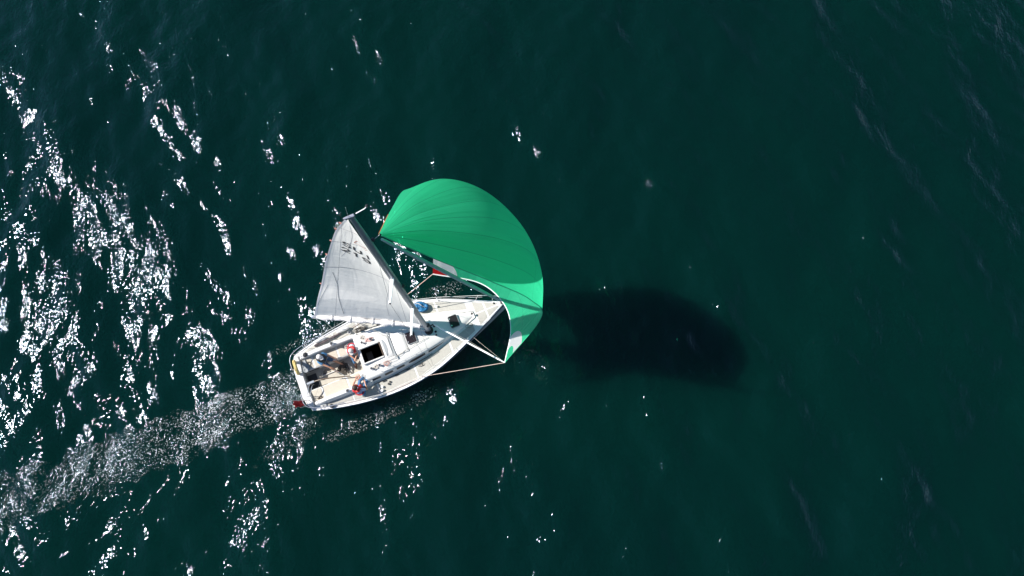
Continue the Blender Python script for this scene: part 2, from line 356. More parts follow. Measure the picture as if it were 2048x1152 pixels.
# deck (white), with an opening for the cockpit
WELL = .98
def dz(x, y): return zs(x)+.05*(1-(y/max(hb(x), .05))**2)
dm = MB()
def strip(x0, x1, f0, f1, k=5):
    sts = [x for x in st if x0-1e-6 <= x <= x1+1e-6]
    rr = []
    for x in sts:
        a, c = f0(x), f1(x); rr.append([(sternx(x, a+(c-a)*j/k), a+(c-a)*j/k, dz(x, a+(c-a)*j/k)) for j in range(k+1)])
    dm.grid(rr)
strip(0, .12, lambda x: -hb(x), lambda x: hb(x), 12)
strip(.12, 2.62, lambda x: WELL, lambda x: hb(x)); strip(.12, 2.62, lambda x: -hb(x), lambda x: -WELL)
strip(2.62, 3.62, lambda x: .36, lambda x: hb(x)); strip(2.62, 3.62, lambda x: -hb(x), lambda x: -.36)
strip(3.62, 9.2, lambda x: -hb(x), lambda x: hb(x), 10)
dm.build('deck', M['gel'], boat, smooth=True)
# toe rails
for s in (1, -1):
    mt = MB(); tt = [x for x in st if x > .15]
    rr = []
    for x in tt:
        h = hb(x); rr.append([(x, s*(h-.045), zs(x)+.002), (x, s*(h-.04), zs(x)+.045), (x, s*(h-.008), zs(x)+.045), (x, s*(h+.004), zs(x)-.03)])
    mt.grid(rr); mt.build('toe_rail', M['whitemetal'], boat)
# non-skid panels on side decks and foredeck
def panel(x0, x1, fi, fo, m=M['nonskid'], side=(1, -1), nm='nonskid_panel'):
    for s in side:
        rr = []
        for x in np.linspace(x0, x1, 14):
            a, c = fi(x), fo(x)
            if c-a < .02: continue
            rr.append([(x, s*(a+(c-a)*j/4), dz(x, a+(c-a)*j/4)+.006) for j in range(5)])
        if len(rr) > 1: MB().grid(rr).build(nm, m, boat)
CRX = [2.62, 3.44, 4.34, 5.34, 6.0, 6.6, 7.2, 7.75]; CRW = [1.12, 1.10, 1.01, .86, .70, .53, .34, .16]
def crw(x): return float(np.interp(x, CRX, CRW))
edge_ = lambda x: hb(x)-.13
for (a, b) in ((.45, 1.75), (1.80, 2.85), (2.92, 4.55), (4.63, 6.3)):
    panel(a, b, lambda x: (crw(x)+.09 if x > 2.75 else 1.20+.0*x), edge_)
panel(6.38, 7.55, lambda x: crw(x)+.10, edge_)
panel(7.85, 8.25, lambda x: .03, edge_); panel(8.33, 8.85, lambda x: .03, lambda x: hb(x)-.1)
# transom platform, aft coaming
tm = MB().prism([(-.19, .55), (-.12, .95), (.02, 1.18), (.16, 1.15), (.17, .80), (.12, .3), (.12, -.45), (.17, -.72), (.16, -1.13), (.02, -1.18), (-.12, -.95), (-.19, -.55)], 1.02, 1.13)
tm.build('aft_coaming', M['gel'], boat, bevel=.025)
MB().prism([(.19, -.98), (.62, -1.30), (.66, -1.13), (.45, -1.0), (.3, -.93)], 1.053, 1.075).build('quarter_step', M['grey'], boat, bevel=.008)
MB().lathe((.27, .56, 1.035), [(.20, 0), (.20, .02), (.18, .03), (.06, .03), (.05, .045), (.0, .045)], 28).build('gas_locker_lid', M['grey'], boat)
# cockpit
fm = MB().box(.12, 2.62, -.98, .98, .40, .555); fm.build('cockpit_floor', M['floor'], boat)
MB().box(.13, .52, -.30, .30, .555, .575).build('stern_floor_shade', M['black'], boat)  # thin black slab standing in for the transom's shadow on the floor
for s in (1, -1):
    y0, y1 = (.42, .965) if s > 0 else (-.965, -.42)
    sb = MB().box(.125, 2.615, y0, y1, .556, 1.0).build('cockpit_bench', M['gel'], boat, bevel=.02)
    for (a, b) in ((.16, .62), (.70, 1.72), (1.80, 2.36 if s < 0 else 2.58)):
        MB().box(a, b, min(s*.455, s*.93), max(s*.455, s*.93), 1.0, 1.012).build('bench_pad', M['cream'], sb, bevel=.005)
    cm = []
    for x in np.linspace(.22, 2.78, 18):
        k = min(1, (x-.2)/.5); o = 1.10+.05*math.sin(math.pi*min(1, x/2.8)); zt = 1.12+.19*k
        i = .955
        cm.append([(x, s*i, .98), (x, s*(i+.01), zt-.03), (x, s*(i+.04), zt), (x, s*(o-.04), zt), (x, s*o, zt-.04), (x, s*(o+.05), 1.02)])
    mm = MB().grid(cm); nn = len(cm[0]); mm.add(cm[0], [tuple(range(nn))]); mm.add(cm[-1], [tuple(range(nn))]); mm.build('cockpit_coaming', M['gel'], boat, smooth=True)
MB().box(2.36, 2.66, -.97, -.46, 1.0, 1.16).build('instrument_box', M['gel'], boat, bevel=.03)
sp_ = MB()
for r_ in (.035, .07, .105): sp_.tube([(2.49+r_*math.cos(t), -.71+r_*math.sin(t), 1.168) for t in np.linspace(0, 2*math.pi, 25)], .008, 5)
sp_.build('speaker_grille', M['grey'], boat)
MB().box(.75, 1.45, .05, .085, .556, .62).build('foot_brace', M['gel'], boat, bevel=.01)
MB().box(.32, .78, .405, .418, .70, .82).build('locker_vent', M['black'], boat)
# coachroof: curved roof with sloping sides and an opening for the companionway
def crz(x): return float(np.interp(x, [2.6, 3.6, 5.0, 6.2, 7.2, 7.75], [1.50, 1.60, 1.57, 1.48, 1.36, 1.22]))
cxs = sorted(set([2.62, 2.78, 3.58]+list(np.linspace(2.62, 7.75, 40))))
fr = [-1, -.97, -.90, -.84, -.6, -.3, 0, .3, .6, .84, .90, .97, 1]
rows = []
for x in cxs:
    wd = crw(x); tw_ = wd*.86 if x < 7 else wd*.8; zt = crz(x); r = []
    ylist = [-wd, -wd+.015, -tw_-.02, -tw_+.05, -.31 if tw_ > .45 else -tw_*.6, -.15 if tw_ > .45 else -tw_*.3, 0]
    ylist = ylist+[-y for y in ylist[:-1][::-1]]
    zl = [dz(x, wd)-.02, dz(x, wd)+.06, zt-.085, zt-.035, None, None, None]; zl = zl+zl[:-1][::-1]
    for y, z in zip(ylist, zl):
        if z is None: z = zt-.035+.045*(1-(y/tw_)**2)
        r.append((x, y, z))
    rows.append(r)
cr = MB().grid(rows, skip=lambda i, j: cxs[i] >= 2.779 and cxs[i+1] <= 3.581 and 4 <= j <= 7)
cr.add(rows[-1], [tuple(range(len(rows[-1])))])
rf = rows[0]; low = [(2.62, p[1], .99) for p in rf]
cr.grid([rf, low])
coach = cr.build('coachroof', M['gel'], boat, smooth=True, fixn=True)
ci = MB()
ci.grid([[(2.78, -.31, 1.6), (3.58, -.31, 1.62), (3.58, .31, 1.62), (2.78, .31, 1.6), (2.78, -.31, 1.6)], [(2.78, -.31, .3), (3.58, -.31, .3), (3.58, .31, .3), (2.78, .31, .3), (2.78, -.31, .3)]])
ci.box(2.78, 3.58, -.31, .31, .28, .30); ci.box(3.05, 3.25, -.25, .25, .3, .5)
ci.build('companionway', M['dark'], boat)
MB().box(2.84, 3.10, -.24, .24, .86, .90).build('companionway_step', M['wood'], boat, bevel=.01)
cf = MB()
for y in (.335, -.335): cf.box(2.70, 3.62, y-.03, y+.03, 1.50, 1.665)
cf.box(2.70, 2.775, -.30, .30, 1.46, 1.60)
cf.build('companionway_frame', M['gel'], coach, bevel=.012)
MB().box(3.585, 3.63, -.30, .30, 1.50, 1.66).build('hatch_slide_edge', M['wood'], coach, bevel=.006)
def dome(x0, x1, hw, z0, h, name, m, fr=10):
    rr = []
    for x in np.linspace(x0, x1, 8):
        t = (x-x0)/(x1-x0); rr.append([(x, hw*(-1+2*j/fr), z0+h*(1-abs(-1+2*j/fr)**6)*(1-(2*t-1)**8)) for j in range(fr+1)])
    return MB().grid(rr).build(name, m, coach, smooth=True)
dome(3.64, 4.05, .46, 1.60, .085, 'hatch_garage', M['gel']); dome(4.08, 4.66, .50, 1.605, .05, 'sliding_hatch_cover', M['gel'])
hm_ = [(3.70+.13*math.cos(t)*1.0-.02, .36*math.sin(t)) for t in np.linspace(-math.pi/2, math.pi/2, 14)]
MB().prism([(x+.05, y) for x, y in hm_], 1.684, 1.700).build('hatch_recess', M['grey'], coach)
def hatch(xc, yc, lx, ly, z, tilt=0):
    fr_ = []
    def rr_(a, b, r=.05):
        o = []
        for cx, cy, a0 in ((a-r, b-r, 0), (-a+r, b-r, 90), (-a+r, -b+r, 180), (a-r, -b+r, 270)):
            for k in range(5): t = R(a0+22.5*k); o.append((xc+cx+r*math.cos(t), yc+cy+r*math.sin(t)))
        return o
    f = MB().prism(rr_(lx/2+.025, ly/2+.025, .07), z, z+.03).build('deck_hatch', M['grey'], boat)
    MB().prism(rr_(lx/2, ly/2), z+.032, z+.045).build('hatch_pane', M['acryl'], f)
    for sy in (-.15, .15): MB().box(xc-lx/2+.02, xc-lx/2+.06, yc+sy-.02, yc+sy+.02, z+.046, z+.06).build('hatch_handle', M['steel'], f)
hatch(4.915, -.01, .38, .47, 1.612); hatch(6.845, 0, .36, .50, 1.435)
# coachroof windows (both sides), lying on the sloping sides
def side_pt(x, f, s):
    wd = crw(x); tw_ = wd*.86 if x < 7 else wd*.8; zt = crz(x)
    a = Vector((x, s*(wd-.015), dz(x, wd)+.06)); b = Vector((x, s*(tw_+.02), zt-.085)); n = Vector((0, s*(b.z-a.z), abs(a.y-b.y))).normalized()
    return a+(b-a)*f+n*.006
for s in (-1, 1):
    for (a, b, f0, f1) in ((2.80, 3.16, .35, .75), (3.36, 3.72, .35, .75), (3.90, 4.26, .35, .75)):
        MB().grid([[side_pt(x, f0, s), side_pt(x, f1, s)] for x in np.linspace(a, b, 4)]).build('window', M['acryl'], coach)
    ww = [(4.46, .45, .62), (4.6, .28, .80), (5.0, .22, .80), (5.5, .2, .72), (5.95, .2, .5), (6.15, .2, .3)]
    MB().grid([[side_pt(x, f0, s), side_pt(x, f1, s)] for x, f0, f1 in ww]).build('window', M['acryl'], coach)
    # genoa track and handrail beside the coachroof
    MB().tube([(x, s*(crw(x)+.07), dz(x, crw(x))+.02) for x in np.linspace(2.75, 5.5, 12)], .014, 6).build('genoa_track', M['black'], boat)
    hr = MB(); hp = [(x, s*(crw(x)*.80), crz(x)+.05) for x in np.linspace(3.3, 5.4, 9)]; hr.tube(hp, .012, 6)
    for p in hp[::2]: hr.tube([p, (p[0], p[1], p[2]-.09)], .01, 6)
    hr.build('handrail', M['steel'], coach)
    # small black boxes on the side deck, level with the window gaps
    for x in (3.22, 3.78, 4.32): MB().box(x-.09, x+.09, s*(crw(x)+.12)-.02, s*(crw(x)+.12)+.02, dz(x, 1.2)+.0, dz(x, 1.2)+.05).build('black_deck_box', M['black'], boat, bevel=.008)
# traveller and control lines on the roof
tv = MB().box(4.04, 4.09, -.62, .62, 1.665, 1.69); tv.build('mainsheet_track', M['grey'], coach)
for (pts) in ([(4.06, -.62, 1.66), (3.9, -.66, 1.64), (3.45, -.62, 1.66)], [(5.55, -.25, 1.62), (4.7, -.42, 1.62), (4.1, -.50, 1.64), (3.5, -.58, 1.65)], [(5.55, .25, 1.62), (4.7, .42, 1.62), (4.1, .50, 1.64), (3.4, .56, 1.65)],
              [(5.55, -.2, 1.64), (4.7, -.36, 1.63), (4.12, -.55, 1.66), (3.2, -.50, 1.66)]):
    MB().tube(crom(pts, 14), .007, 5).build('control_line', M['ropewhite'], boat)
# winches
def winch(x, y, z, r=.07, h=.15):
    wn_ = MB().lathe((x, y, z), [(r*1.15, 0), (r*1.15, .02), (r*.85, .04), (r*.75, h*.5), (r*.95, h*.85), (r, h), (r*.45, h+.004), (0, h+.004)], 20).build('winch', M['steel'], boat, smooth=True)
    MB().lathe((x, y, z+h+.003), [(r*.8, 0), (r*.8, .012), (0, .016)], 16).build('winch_top', M['black'], wn_)
winch(1.70, 1.06, 1.31); winch(2.52, 1.30, 1.07, .06, .12); winch(1.70, -1.08, 1.31); winch(2.94, .56, 1.54, .055); winch(3.32, .56, 1.56, .055); winch(2.96, -.62, 1.54, .055); winch(3.32, -.62, 1.56, .055)
def block(x, y, z, r=.06, m='black'): MB().lathe((x, y, z), [(r*.6, 0), (r, r*.5), (r, r*1.1), (r*.5, r*1.5), (0, r*1.5)], 12).build('deck_block', M[m], boat, smooth=True)
block(.83, -1.38, 1.05, .09); block(.56, -1.03, 1.13, .04); block(3.05, -1.42, 1.06, .055, 'whitemetal'); block(3.0, -1.56, 1.06, .06, 'whitemetal'); block(2.95, -1.68, 1.05, .05, 'whitemetal'); block(.5, 1.05, 1.2, .10)
block(3.34, -1.40, 1.06, .045); block(3.42, -1.34, 1.06, .04); block(6.4, .95, 1.2, .04, 'whitemetal'); block(8.72, .12, 1.30, .04); block(7.68, .02, 1.42, .05)
block(5.95, -.30, 1.55, .04); block(6.0, .1, 1.5, .05); block(5.98, -.15, 1.5, .05)
# pushpit, pulpit, stanchions, lifelines
for s in (1, -1):
    pp = MB(); top = crom([(-.10, s*.55, 1.68), (-.08, s*.95, 1.68), (.10, s*1.20, 1.68), (.6, s*1.38, 1.66), (1.45, s*1.52, 1.62)], 22); pp.tube(top, .013, 8)
    mid = crom([(-.05, s*.60, 1.38), (-.02, s*.95, 1.38), (.14, s*1.18, 1.38), (.6, s*1.36, 1.36), (1.45, s*1.53, 1.34)], 22); pp.tube(mid, .010, 8)
    for (a, b) in (((-.10, s*.55, 1.68), (-.04, s*.58, 1.12)), ((.10, s*1.20, 1.68), (.14, s*1.16, 1.03)), ((.70, s*1.41, 1.65), (.55, s*1.36, 1.03)), ((1.45, s*1.52, 1.62), (1.45, s*1.54, 1.03))): pp.tube([a, b], .011, 8)
    pp.build('pushpit', M['steel'], boat, smooth=True)
    stn = []
    for x in (2.95, 4.80, 6.55):
        y = s*(hb(x)-.07); z = zs(x); mb_ = MB().tube([(x, y, z), (x, y+s*.02, z+.62)], .011, 8); mb_.lathe((x, y, z+.01), [(.035, 0), (.03, .03), (.012, .06)], 10); mb_.build('stanchion', M['steel'], boat)
        stn.append((x, y+s*.02, z))
    for hgt in (.61, .31):
        pts = [(1.45, s*1.525, 1.01+hgt if hgt > .5 else 1.34)]+[(p[0], p[1], p[2]+hgt) for p in stn]+[(8.35, s*.50, 1.28+hgt)]
        MB().tube(pts, .009 if hgt > .5 else .006, 6).build('lifeline', M['lifeline'], boat)
    pu = MB(); pu.tube(crom([(8.05, s*.55, 1.28), (8.18, s*.56, 1.78), (8.35, s*.50, 1.88), (8.95, s*.22, 1.90), (9.16, s*.10, 1.90)], 24), .013, 8)
    pu.tube([(8.75, s*.30, 1.90), (8.70, s*.24, 1.30)], .011, 8); pu.tube([(9.14, s*.11, 1.90), (9.02, s*.10, 1.32)], .011, 8); pu.build('pulpit', M['steel'], boat, smooth=True)
# mast (raked and leaning a touch to port), spreaders, masthead gear
MB0 = Vector((5.72, .02, 1.52)); MT = Vector((5.56, .46, 14.55))
def mp(z): return MB0+(MT-MB0)*((z-MB0.z)/(MT.z-MB0.z))
mm = MB(); pr_ = []
for z in np.linspace(1.52, 14.55, 30):
    c = mp(z); t = 1 if z < 12 else 1-.35*(z-12)/2.55
    pr_.append([(c.x+.105*t*math.cos(a), c.y+.070*t*math.sin(a), z) for a in np.linspace(0, 2*math.pi, 19)])
mm.grid(pr_); mm.add(pr_[-1][:-1], [tuple(range(18))]); mast = mm.build('mast', M['alu'], boat, smooth=True)
MB().lathe((5.72, .02, 1.50), [(.20, 0), (.20, .03), (.14, .05), (.13, .09)], 20).build('mast_collar', M['black'], mast)
tips = {}
for z, ln, sw in ((5.75, 1.02, .30), (9.55, .80, .24)):
    for s in (1, -1):
        c = mp(z); tip = (c.x-sw-.1, c.y+s*ln, z+.05); tips[(z, s)] = tip; rr = []
        for k in range(6):
            t = k/5; p = c+(Vector(tip)-c)*t+Vector((0, s*.05*(1-t), 0)); wdd = .062-.018*t
            rr.append([(p.x+wdd*math.cos(a), p.y, p.z+.016*math.sin(a)) for a in np.linspace(0, 2*math.pi, 11)])
        g = MB().grid(rr); g.add(rr[-1][:-1], [tuple(range(10))]); sx = g.build('spreader', M['whitemetal'], mast, smooth=True)
        MB().lathe((tip[0], tip[1]-s*.0, tip[2]-.03), [(.02, 0), (.035, .03), (.02, .06), (0, .06)], 8).build('spreader_tip', M['black'], sx)
mh = MB().add([(5.42, .42, 14.56), (5.42, .50, 14.56), (5.66, .50, 14.56), (5.66, .42, 14.56), (5.36, .44, 14.64), (5.36, .48, 14.64), (5.64, .50, 14.64), (5.64, .42, 14.64)], [(0,1,2,3),(4,7,6,5),(0,4,5,1),(1,5,6,2),(2,6,7,3),(3,7,4,0)])
mh.build('masthead_fitting', M['steel'], mast, bevel=.01)
wv = MB().tube([(5.70, .46, 14.66), (5.95, .45, 14.78), (6.02, .43, 14.92)], .014, 8); ww = wv.build('wind_sensor', M['whitemetal'], mast)
MB().lathe((6.02, .43, 14.92), [(.03, -.02), (.04, .02), (.01, .05)], 10).build('wind_cup', M['black'], ww)
MB().tube([(5.50, .47, 14.62), (5.57, .46, 15.20)], .006, 6).build('antenna', M['wire'], mast)
MB().tube([(5.34, .44, 14.62), (5.36, .47, 14.85), (5.28, .50, 14.86)], .006, 6).build('burgee_vane', M['black'], mast)
radar = MB().lathe((mp(8.3).x+.14, mp(8.3).y, 8.25), [(.05, 0), (.07, .05), (.05, .12), (0, .12)], 12).build('deck_light', M['black'], mast)
# standing rigging
HD = mp(12.75)+Vector((.12, 0, 0))
for s in (1, -1):
    ch = (5.30, s*1.52, 1.08)
    MB().tube([tuple(HD), tips[(9.55, s)], tips[(5.75, s)], ch], .005, 5).build('cap_shroud', M['wire'], boat)
    MB().tube([tuple(mp(5.7)), (5.35, s*1.40, 1.08)], .005, 5).build('lower_shroud', M['wire'], boat)
    MB().tube([tips[(5.75, s)], tuple(mp(9.5))], .004, 5).build('diagonal_shroud', M['wire'], boat)
    MB().tube([(2.6, 0.18, 5.5), (.05, s*1.12, 1.10)], .004, 5).build('backstay_leg', M['wire'], boat)
MB().tube([(5.34, .45, 14.6), (2.6, .18, 5.5)], .004, 5).build('backstay', M['wire'], boat)
FS0 = Vector((5.93, .39, 12.62)); FS1 = Vector((9.05, .02, 1.52))
fj = MB(); N_ = 60; fj.tube([FS0+(FS1-FS0)*t for t in np.linspace(0, 1, N_)], [.018+.058*math.sin(math.pi*min(1, .03+t*.97))**.35*(.75+.25*t) for t in np.linspace(0, 1, N_)], 12)
MB().lathe(tuple(FS1+Vector((.02, 0, -.16))), [(.06, 0), (.10, .02), (.10, .09), (.05, .11), (0, .11)], 16).build('furler_drum', M['black'], boat)
fj.build('furled_jib', mat('furled_jib_cloth', (.36, .47, .47), .7, var=.2, vscale=6, bump=.012, bscale=8), boat, smooth=True)
# boom
G0 = mp(2.42)+Vector((-.08, .0, 0)); BE = Vector((1.63, 2.03, 2.72)); bd = (BE-G0).normalized()
bs = Vector((-bd.y, bd.x, 0)).normalized(); bup = bd.cross(bs)
if bup.z < 0: bup = -bup
rr = []
for t in np.linspace(0, 1, 12):
    c = G0+(BE-G0)*t; rr.append([c+bs*.065*math.cos(a)+bup*.095*math.sin(a) for a in np.linspace(0, 2*math.pi, 15)])
g = MB().grid(rr); g.add(rr[-1][:-1], [tuple(range(14))]); g.add(rr[0][:-1], [tuple(range(14))]); boom = g.build('boom', M['boomgrey'], boat, smooth=True)
MB().lathe(tuple(BE), [(.07, -.02), (.075, .04), (.05, .09), (0, .10)], 10, ax=tuple(bd)).build('boom_end', M['steel'], boom)
MB().lathe(tuple(mp(2.42)+Vector((.10, -.02, -.1))), [(.06, 0), (.09, .05), (.09, .15), (.04, .2)], 12).build('gooseneck', M['black'], boom)
vg = G0+(BE-G0)*.30; MB().tube([tuple(vg), (5.60, .03, 1.66)], .03, 8).build('boom_vang', M['boomgrey'], boom)
ms = G0+(BE-G0)*.62
msh = MB()
for k in (-.03, .0, .03): msh.tube([tuple(ms+Vector((k, 0, -.1))), (4.06+k, .30, 1.70)], .006, 5)
MB().tube([tuple(G0+(BE-G0)*.93), (1.9, 1.72, 1.15)], .012, 6).build('boom_preventer', M['ropewhite'], boom)
msh.build('mainsheet', M['ropewhite'], boom)
# mainsail: luff on the mast, twisted leech, belly to leeward
LZ = [2.80, 4.1, 5.2, 6.9, 8.8, 11.0, 12.4, 14.35]
LE = [(1.66, 1.99), (2.24, 2.22), (2.80, 2.43), (3.39, 2.40), (3.97, 2.13), (4.62, 1.71), (4.98, 1.27), (5.44, .56)]
lp = [Vector((a, b, z)) for (a, b), z in zip(LE, LZ)]
zL = np.array(LZ); leech = crom([tuple(p) for p in lp], 121)
NU, NV = 60, 120; rows = []
for i in range(NV+1):
    v = i/NV; zl_ = 2.80+11.55*v; L_ = Vector((float(np.interp(zl_, leech[:, 2], leech[:, 0])), float(np.interp(zl_, leech[:, 2], leech[:, 1])), zl_)); zz = 2.58+(14.38-2.58)*v; A_ = mp(zz)+Vector((-.115, 0, 0)); ch = (L_-A_); c = ch.length
    lee = Vector((-ch.y, ch.x, 0)).normalized()
    if lee.x < 0: lee = -lee                      # leeward: forward and to port
    if lee.y < 0 and abs(lee.x) < .3: lee = -lee
    dep = (.035+.045*min(1, v*3))*c
    r = []
    for j in range(NU+1):
        u = j/NU; b = (u**.72)*(1-u)*2.35
        p = A_+ch*u+lee*dep*b; p.z -= .03*c*math.sin(math.pi*u)*(1-v)*0
        r.append(tuple(p))
    rows.append(r)
MR = np.array(rows)
def sailmesh(name, rows, m, parent, flip=False):
    g = MB().grid(rows); me = bpy.data.meshes.new(name); me.from_pydata(g.v, [], g.f)
    nr, nc = len(rows), len(rows[0]); uvl = me.uv_layers.new(name='UVMap')
    vi = np.zeros(len(me.loops), np.int32); me.loops.foreach_get('vertex_index', vi)
    uv = np.stack([(vi % nc)/(nc-1), (vi//nc)/(nr-1)], -1).astype(np.float32); uvl.data.foreach_set('uv', uv.ravel())
    return link(name, me, m, parent, True)
mainsail = sailmesh('mainsail', rows, M['mainsail'], boat)
def mpt(u, v, off=0):
    """point on the mainsail, u from luff to leech, v from foot to head, off to windward"""
    fu, fv = u*NU, v*NV; i, j = min(int(fv), NV-1), min(int(fu), NU-1); a, b = fv-i, fu-j
    p = MR[i, j]*(1-a)*(1-b)+MR[i+1, j]*a*(1-b)+MR[i, j+1]*(1-a)*b+MR[i+1, j+1]*a*b
    n = np.cross(MR[i, j+1]-MR[i, j], MR[i+1, j]-MR[i, j]); n /= np.linalg.norm(n)+1e-9
    if n[1] > 0: n = -n
    return p+n*off
def ribbon(path, wd, name, m, off=.006, n=50):
    pts = crom([(a, b, 0) for a, b in path], n); rr = []
    P3 = [mpt(min(max(a, 0), 1), min(max(b, 0), 1), off) for a, b, _ in pts]
    for i in range(n):
        t = P3[min(i+1, n-1)]-P3[max(i-1, 0)]; t /= np.linalg.norm(t)
        a, b, _ = pts[i]; q1 = mpt(min(a+.01, 1), b, off)-mpt(max(a-.01, 0), b, off); q2 = mpt(a, min(b+.01, 1), off)-mpt(a, max(b-.01, 0), off); nn = np.cross(q1, q2); nn /= np.linalg.norm(nn)
        sd = np.cross(t, nn)*wd/2; rr.append([P3[i]-sd, P3[i]+sd])
    return MB().grid(rr).build(name, m, mainsail)
stripe = mat('draft_stripe', (.10, .11, .14), .7)
faint = mat('seam_thread', (.30, .31, .33), .7)
ribbon([(0.02, .51), (.35, .46), (.7, .40), (.99, .34)], .022, 'draft_stripe', stripe)
ribbon([(0.03, .77), (.4, .73), (.99, .62)], .018, 'draft_stripe', faint)
ribbon([(0.03, .90), (.4, .87), (.99, .80)], .018, 'draft_stripe', faint)
ribbon([(.90, .31), (.87, .27), (.83, .21), (.81, .16), (.77, .10), (.73, .03)], .020, 'reef_line', stripe)
ribbon([(.93, .20), (.95, .16), (.97, .12), (.985, .08)], .016, 'reef_line', faint)
ribbon([(.60, .93), (.62, .80), (.72, .62), (.82, .50)], .014, 'leech_seam', faint)
ribbon([(.22, .55), (.20, .40), (.30, .20), (.30, .05)], .010, 'panel_seam', faint)
ribbon([(0.99, .0), (.99, .2), (.99, .4), (.99, .6), (.99, .8), (.985, .985)], .05, 'leech_tape', M['whitemetal'], off=.004)
for k, v in enumerate((.20, .47, .62, .76, .88)):
    p = Vector(mpt(1, v)); MB().tube([tuple(p), tuple(p+Vector((-.05, .05, 0)))], .022, 6).build('batten_end', M['ropered'], mainsail)
# sail number in strokes laid on the cloth
GL = {'S': [[(1, .85), (.75, 1), (.25, 1), (0, .82), (.1, .58), (.9, .42), (1, .18), (.75, 0), (.25, 0), (0, .15)]], 'U': [[(0, 1), (0, .2), (.3, 0), (.7, 0), (1, .2), (1, 1)]], 'I': [[(.5, 0), (.5, 1)]],
      '2': [[(0, .8), (.25, 1), (.75, 1), (1, .8), (.9, .55), (0, 0), (1, 0)]], '1': [[(.2, .75), (.5, 1), (.5, 0)]], '9': [[(.05, .1), (.3, 0), (.7, 0), (1, .25), (1, .8), (.7, 1), (.3, 1), (0, .8), (.05, .58), (.3, .45), (.97, .55)]]}
numink = mat('sail_number_ink', (.015, .015, .02), .6)
def sailtext(txt, uc, vc, hgt, wid, gap, name, skew=0):
    tot = len(txt)*wid+(len(txt)-1)*gap; mb = MB(); c = np.linalg.norm(mpt(0, vc)-mpt(1, vc)); du = 1/c; dv = 1/11.8
    for k, chh in enumerate(txt):
        for stc in GL[chh]:
            q = []
            for (a, b) in stc:
                sx_ = -tot/2+k*(wid+gap)+a*wid; sy_ = (b-.5)*hgt
                q.append((uc-sx_*du, vc+(sy_+skew*sx_)*dv))
            for (p0, p1) in zip(q[:-1], q[1:]):
                m_ = 5; A3 = [Vector(mpt(p0[0]+(p1[0]-p0[0])*t, p0[1]+(p1[1]-p0[1])*t, .008)) for t in np.linspace(0, 1, m_)]
                d_ = (A3[-1]-A3[0]).normalized(); nn = Vector(mpt(uc, vc, 1)-mpt(uc, vc, 0)); sd = d_.cross(nn).normalized()*.036
                A3[0] -= d_*.028; A3[-1] += d_*.028
                mb.grid([[a-sd, a+sd] for a in A3])
    return mb.build(name, numink, mainsail)
sailtext('SUI', .55, .645, .40, .25, .13, 'sail_number', -.03); sailtext('219', .59, .588, .40, .25, .12, 'sail_number')
lg = mat('class_mark_ink', (.42, .12, .05), .6)
ribbon([(.60, .715), (.28, .755), (.48, .765), (.60, .716)], .02, 'class_mark', lg, .008, 40); ribbon([(.42, .725), (.34, .72), (.28, .735), (.20, .73)], .02, 'class_mark', lg, .008, 20)
# bundled foot of the sail and boom cover along the boom
bc = MB(); rr = []
for t in np.linspace(.03, .97, 40):
    c = G0+(BE-G0)*t+bup*.15; rad = .085+.02*math.sin(t*23)+.015*math.sin(t*57+1)
    rr.append([c+bs*rad*1.15*math.cos(a)+bup*rad*math.sin(a) for a in np.linspace(0, 2*math.pi, 13)])
bc.grid(rr); bc.build('foot_bundle', mat('creased_dacron', (.70, .68, .67), .7, var=.15, vscale=5, bump=.03, bscale=10), mainsail, smooth=True)
for t in (.28, .46, .66, .83):
    c = G0+(BE-G0)*t+bup*.09; MB().tube([c+bs*.125*math.cos(a)+bup*.19*math.sin(a) for a in np.linspace(0, 2*math.pi, 18)], .018, 6).build('sail_tie', M['whitemetal'], mainsail)
# spinnaker pole, guy, sheet
PT = Vector((8.14, -2.66, 3.0)); P0 = Vector((6.02, .04, 2.15))
pol = MB().tube([P0+(PT-P0)*t for t in (0, .03, .1, .9, .97, 1)], [.018, .024, .033, .033, .024, .018], 12).build('spinnaker_pole', M['whitemetal'], boat, smooth=True)
MB().tube([tuple(mp(2.15)), tuple(P0)], .03, 8).build('pole_car', M['black'], mast)
MB().tube([tuple(PT), (6.98, -.28, 1.52)], .004, 6).build('foreguy', M['ropewhite'], boat)
MB().tube([tuple(P0+(PT-P0)*.97), tuple(P0+(PT-P0)*.45+Vector((.07, .05, .03))), tuple(P0+(PT-P0)*.2+Vector((.05, .03, 0)))], .0035, 5).build('pole_trip_line', M['ropewhite'], pol)
def dk(x, y, dz_=.03): return (x, y, dz(x, y)+dz_)
MB().tube([tuple(PT), (4.72, -1.64, 1.13)]+[dk(*p) for p in ((4.0, -1.70), (3.3, -1.72), (2.5, -1.66), (1.6, -1.52), (.85, -1.38))], .012, 6).build('spinnaker_guy', M['guy'], boat)
CL = Vector((6.77, 1.68, 3.5))
MB().tube([tuple(CL), (3.90, 1.42, 1.16)]+[dk(*p) for p in ((3.2, 1.55), (2.6, 1.45))], .013, 6).build('spinnaker_sheet', M['guy'], boat)
MB().tube([tuple(HD), (5.93, .45, 12.84)], .008, 6).build('halyard', M['ropewhite'], boat)
MB().lathe(tuple(HD+Vector((.02, .02, -.05))), [(.03, 0), (.06, .04), (.05, .1), (0, .12)], 10).build('halyard_block', M['black'], mast)
